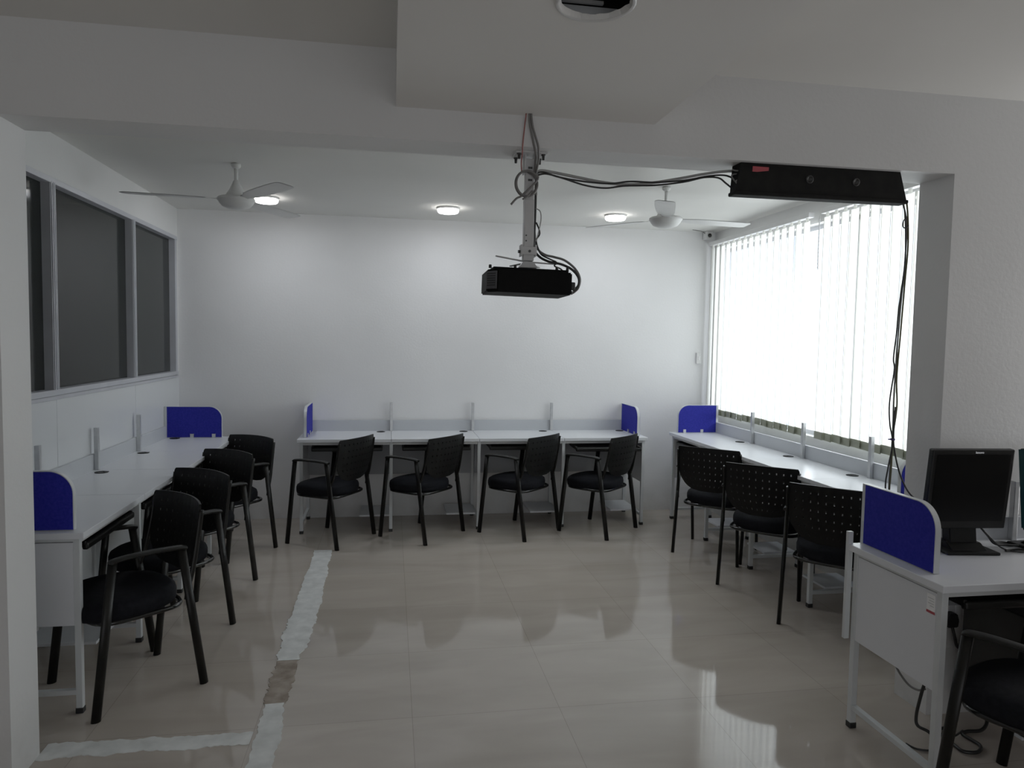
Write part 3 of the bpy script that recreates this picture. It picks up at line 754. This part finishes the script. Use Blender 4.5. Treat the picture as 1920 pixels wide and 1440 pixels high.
# ------------------------------------------------------------------ monitors
def monitor(name, label, loc, rz, logo=True, swivel=0, tilt=-6, dx=0.0):
    t = thing(name, label, 'monitor', loc, rz)
    W, Hh = .338, .318
    z0 = .092
    hd = bpy.data.objects.new('display_head', None); COL.objects.link(hd); hd.parent = t; hd.location = (dx, -.022, z0); hd.rotation_euler = (math.radians(tilt), 0, math.radians(swivel))
    b = MB(); b.box(-W/2, -.012, 0, W/2, .016, Hh, .005); b.box(-W/2+.04, .012, .05, W/2-.04, .05, Hh-.05, .012); b.build('bezel', 'black_plastic', hd)
    b = MB(); b.box(-W/2+.018, -.0135, .032, W/2-.018, -.0115, Hh-.020); b.build('screen_panel', 'screen', hd)
    if logo:
        cu = bpy.data.curves.new('logo_text', 'FONT'); cu.body = 'lenovo'; cu.size = .0125; cu.extrude = .0004; cu.align_x = 'CENTER'; cu.align_y = 'CENTER'
        to = bpy.data.objects.new('logo_text', cu); COL.objects.link(to)
        dg = bpy.context.evaluated_depsgraph_get(); dg.update()
        me = bpy.data.meshes.new_from_object(to.evaluated_get(dg)); bpy.data.objects.remove(to)
        me.materials.clear(); me.materials.append(M['logo'])
        lo = bpy.data.objects.new('logo', me); COL.objects.link(lo); lo.parent = hd; lo.location = (.02, -.0138, Hh-.0105); lo.rotation_euler = (PI/2, 0, 0)
    b = MB(); b.prism([(-.02, .03), (.03, .03), (.045, .165), (.0, .165)], -.055, .055, 'x', .004); b.build('stand_neck', 'black_plastic', t)
    b = MB(); b.box(-.105, -.085, 0, .105, .115, .012, .004); b.prism([(-.06, .010), (.09, .010), (.05, .034), (-.02, .034)], -.07, .07, 'x', .003); b.build('stand_base', 'black_plastic', t)
    return t
monitor('monitor', 'black flat monitor switched off, standing behind the blue desk screen', (2.225, 2.455, ZT), math.radians(-8), swivel=4, tilt=6, dx=-.010)
m2 = monitor('monitor', 'second monitor cut off by the right edge of the photo', (2.60, 2.40, ZT), math.radians(4), logo=False)
b = MB(); b.box(-.176, -.012, .01, -.1725, .014, .315); 
b.build('side_bezel', 'teal', m2.children[0])
cable('black monitor cable coiled on the desk beside the monitor stand', [(2.30, 2.47, .86), (2.36, 2.47, .80), (2.40, 2.47, .762), (2.47, 2.46, .757), (2.52, 2.44, .756), (2.50, 2.40, .756), (2.44, 2.41, .756), (2.38, 2.40, .756)], .0048, 'cable_black')
cable('thin black cable curling over the white desk in front of the divider post', [(2.32, 2.47, .84), (2.36, 2.45, .79), (2.39, 2.42, .757), (2.43, 2.38, .755), (2.48, 2.40, .755), (2.53, 2.42, .755), (2.57, 2.36, .755)], .003, 'cable_black')

# ------------------------------------------------------------------ plug, socket and cables under the near desk
wp = thing('wall_socket', 'white wall socket panel low on the pillar under the monitor desk', 'socket', (2.318, YF-.001, .40))
b = MB(); b.box(-.075, -.012, -.11, .055, 0, .10, .003); b.build('socket_plate', 'white_enamel', wp)
for x in (-.035, .03):
    b = MB(); b.box(x-.018, -.016, .03, x+.018, -.011, .075, .002); b.build('rocker_switch', 'paper', wp)
pg = thing('power_plug', 'black power plug pushed into the socket on the pillar', 'plug', (2.295, YF-.013, .42))
b = MB(); b.prism([(-.024, -.028), (.024, -.028), (.028, 0), (.018, .03), (-.018, .03), (-.028, 0)], -.038, 0, 'y', .004); b.build('plug_body', 'foot', pg)
b = MB(); b.tube(spline([(0, -.03, -.025), (.004, -.04, -.06), (.016, -.04, -.10), (.03, -.04, -.11), (.03, -.05, -.07), (.045, -.06, -.05), (.10, -.08, -.055)], 6), .006, 8); b.build('plug_cord', 'cable_black', pg)
cable('thick black cable hanging in a loop below the end panel of the monitor desk', [(1.874, 2.186, .40), (1.874, 2.190, .36), (1.874, 2.204, .31), (1.874, 2.222, .225), (1.876, 2.216, .188), (1.895, 2.185, .180), (1.95, 2.21, .13), (2.02, 2.28, .05), (2.10, 2.33, .009)], .0058, 'cable_black')
cable('grey cable sagging under the end panel of the monitor desk', [(1.888, 2.45, .42), (1.89, 2.41, .38), (1.892, 2.37, .347), (1.894, 2.335, .318), (1.894, 2.29, .300), (1.890, 2.24, .306), (1.885, 2.20, .33)], .004, 'cable_grey')
cable('thick black cable loop lying on the floor under the monitor desk', [(2.26, 2.47, .009), (2.215, 2.475, .009), (2.175, 2.455, .009), (2.163, 2.357, .009), (2.165, 2.315, .009), (2.216, 2.305, .009), (2.262, 2.345, .009), (2.255, 2.42, .009), (2.29, 2.44, .009), (2.35, 2.435, .012), (2.40, 2.46, .03), (2.42, 2.50, .07)], .0070, 'cable_black')
cable('thin black cable on the floor behind the front chair leg', [(1.985, 2.40, .006), (2.0, 2.36, .006), (2.045, 2.345, .006), (2.09, 2.37, .006), (2.20, 2.40, .02), (2.28, 2.45, .008)], .004, 'cable_black')

tw = thing('computer_tower', 'black computer tower standing on the low shelf under the monitor desk', 'computer', (2.392, 2.318, .112))
b = MB(); b.box(-.09, -.165, .006, .09, .187, .45, .005); b.build('case', 'black_plastic', tw)
b = MB(); b.box(-.091, -.188, .004, .091, -.163, .452, .008); fp = b.build('front_panel', 'foot', tw)
b = MB(); b.box(-.075, -.191, .37, .075, -.187, .41, .001); b.box(-.075, -.191, .32, .075, -.187, .36, .001); b.build('drive_bay', 'black_plastic', fp)
b = MB(); b.lathe([(.010, 0), (.010, -.004), (.001, -.005)], (0, -.188, .27), 16, axis='y'); b.build('power_button', 'alu', fp)
b = MB()
for x in (-.07, .07):
    for y in (-.14, .16): b.box(x-.012, y-.012, 0, x+.012, y+.012, .007)
b.build('foot_pads', 'foot', tw)

# ------------------------------------------------------------------ camera dome and switch
cc = thing('security_camera', 'small white security camera in the ceiling corner by the blinds', 'camera', (2.84, 6.205, ZC))
b = MB(); b.box(-.035, -.03, -.075, .035, .04, 0, .006); b.build('camera_body', 'white_enamel', cc)
b = MB(); b.lathe([(.018, 0), (.018, -.006), (.012, -.012), (.001, -.014)], (.0, -.03, -.04), 20, axis='y'); b.build('camera_lens', 'lens', cc)
cable('short dark cable on the ceiling beside the corner camera', [(2.66, 6.14, 2.563), (2.72, 6.16, 2.561), (2.78, 6.19, 2.556), (2.81, 6.20, 2.54)], .003, 'cable_grey')
swt = thing('wall_switch', 'small white switch on the back wall beside the blinds', 'switch', (2.80, YB, 1.41))
b = MB(); b.box(-.022, -.022, -.05, .022, 0, .05, .003); b.build('switch_plate', 'white_enamel', swt)
b = MB(); b.box(-.010, -.027, -.018, .010, -.020, .018, .002); b.build('switch_rocker', 'paper', swt)

# ------------------------------------------------------------------ camera
f = 1342.6929; yaw, pitch, roll, hcam = .1678, -.0608, .0171, 1.5452
cy, sy, cp, sp_ = math.cos(yaw), math.sin(yaw), math.cos(pitch), math.sin(pitch)
fw = Vector((sy*cp, cy*cp, sp_)); rt = Vector((cy, -sy, 0)); up = rt.cross(fw)
Rr = rt*math.cos(roll) + up*math.sin(roll); Uu = -rt*math.sin(roll) + up*math.cos(roll)
cd = bpy.data.cameras.new('camera'); cam = bpy.data.objects.new('camera', cd); COL.objects.link(cam)
cam.matrix_world = Matrix(((Rr.x, Uu.x, -fw.x, 0), (Rr.y, Uu.y, -fw.y, 0), (Rr.z, Uu.z, -fw.z, hcam), (0, 0, 0, 1)))
cd.sensor_fit = 'HORIZONTAL'; cd.sensor_width = 36; cd.lens = f/1920*36; cd.clip_start = .05
S.camera = cam

# ------------------------------------------------------------------ light
def area(name, loc, rot, sx, sy, e, col=(1, 1, 1)):
    l = bpy.data.lights.new(name, 'AREA'); l.shape = 'RECTANGLE'; l.size = sx; l.size_y = sy; l.energy = e; l.color = col
    o = bpy.data.objects.new(name, l); COL.objects.link(o); o.location = loc; o.rotation_euler = rot; return o
area('daylight', (3.9, 4.2, 1.42), (0, math.radians(90), 0), 1.7, 4.2, 122, (.985, .985, .985))
area('front_room_fill', (.2, -2.9, 1.2), (math.radians(90), 0, 0), 4.5, 1.8, 24, (.93, .96, 1))  # added fill lamp behind the camera, lifts the beam and front walls

w = bpy.data.worlds.new('sky'); S.world = w; w.use_nodes = True
bg = w.node_tree.nodes['Background']; bg.inputs['Color'].default_value = (.86, .93, 1, 1); bg.inputs['Strength'].default_value = 1.6

S.view_settings.view_transform = 'Standard'; S.view_settings.look = 'None'; S.view_settings.exposure = 0; S.view_settings.gamma = 1.15
S.cycles.use_denoising = True
S.cycles.max_bounces = 10; S.cycles.diffuse_bounces = 6; S.cycles.transparent_max_bounces = 8
S.cycles.sample_clamp_indirect = 6
S.cycles.caustics_reflective = False; S.cycles.caustics_refractive = False
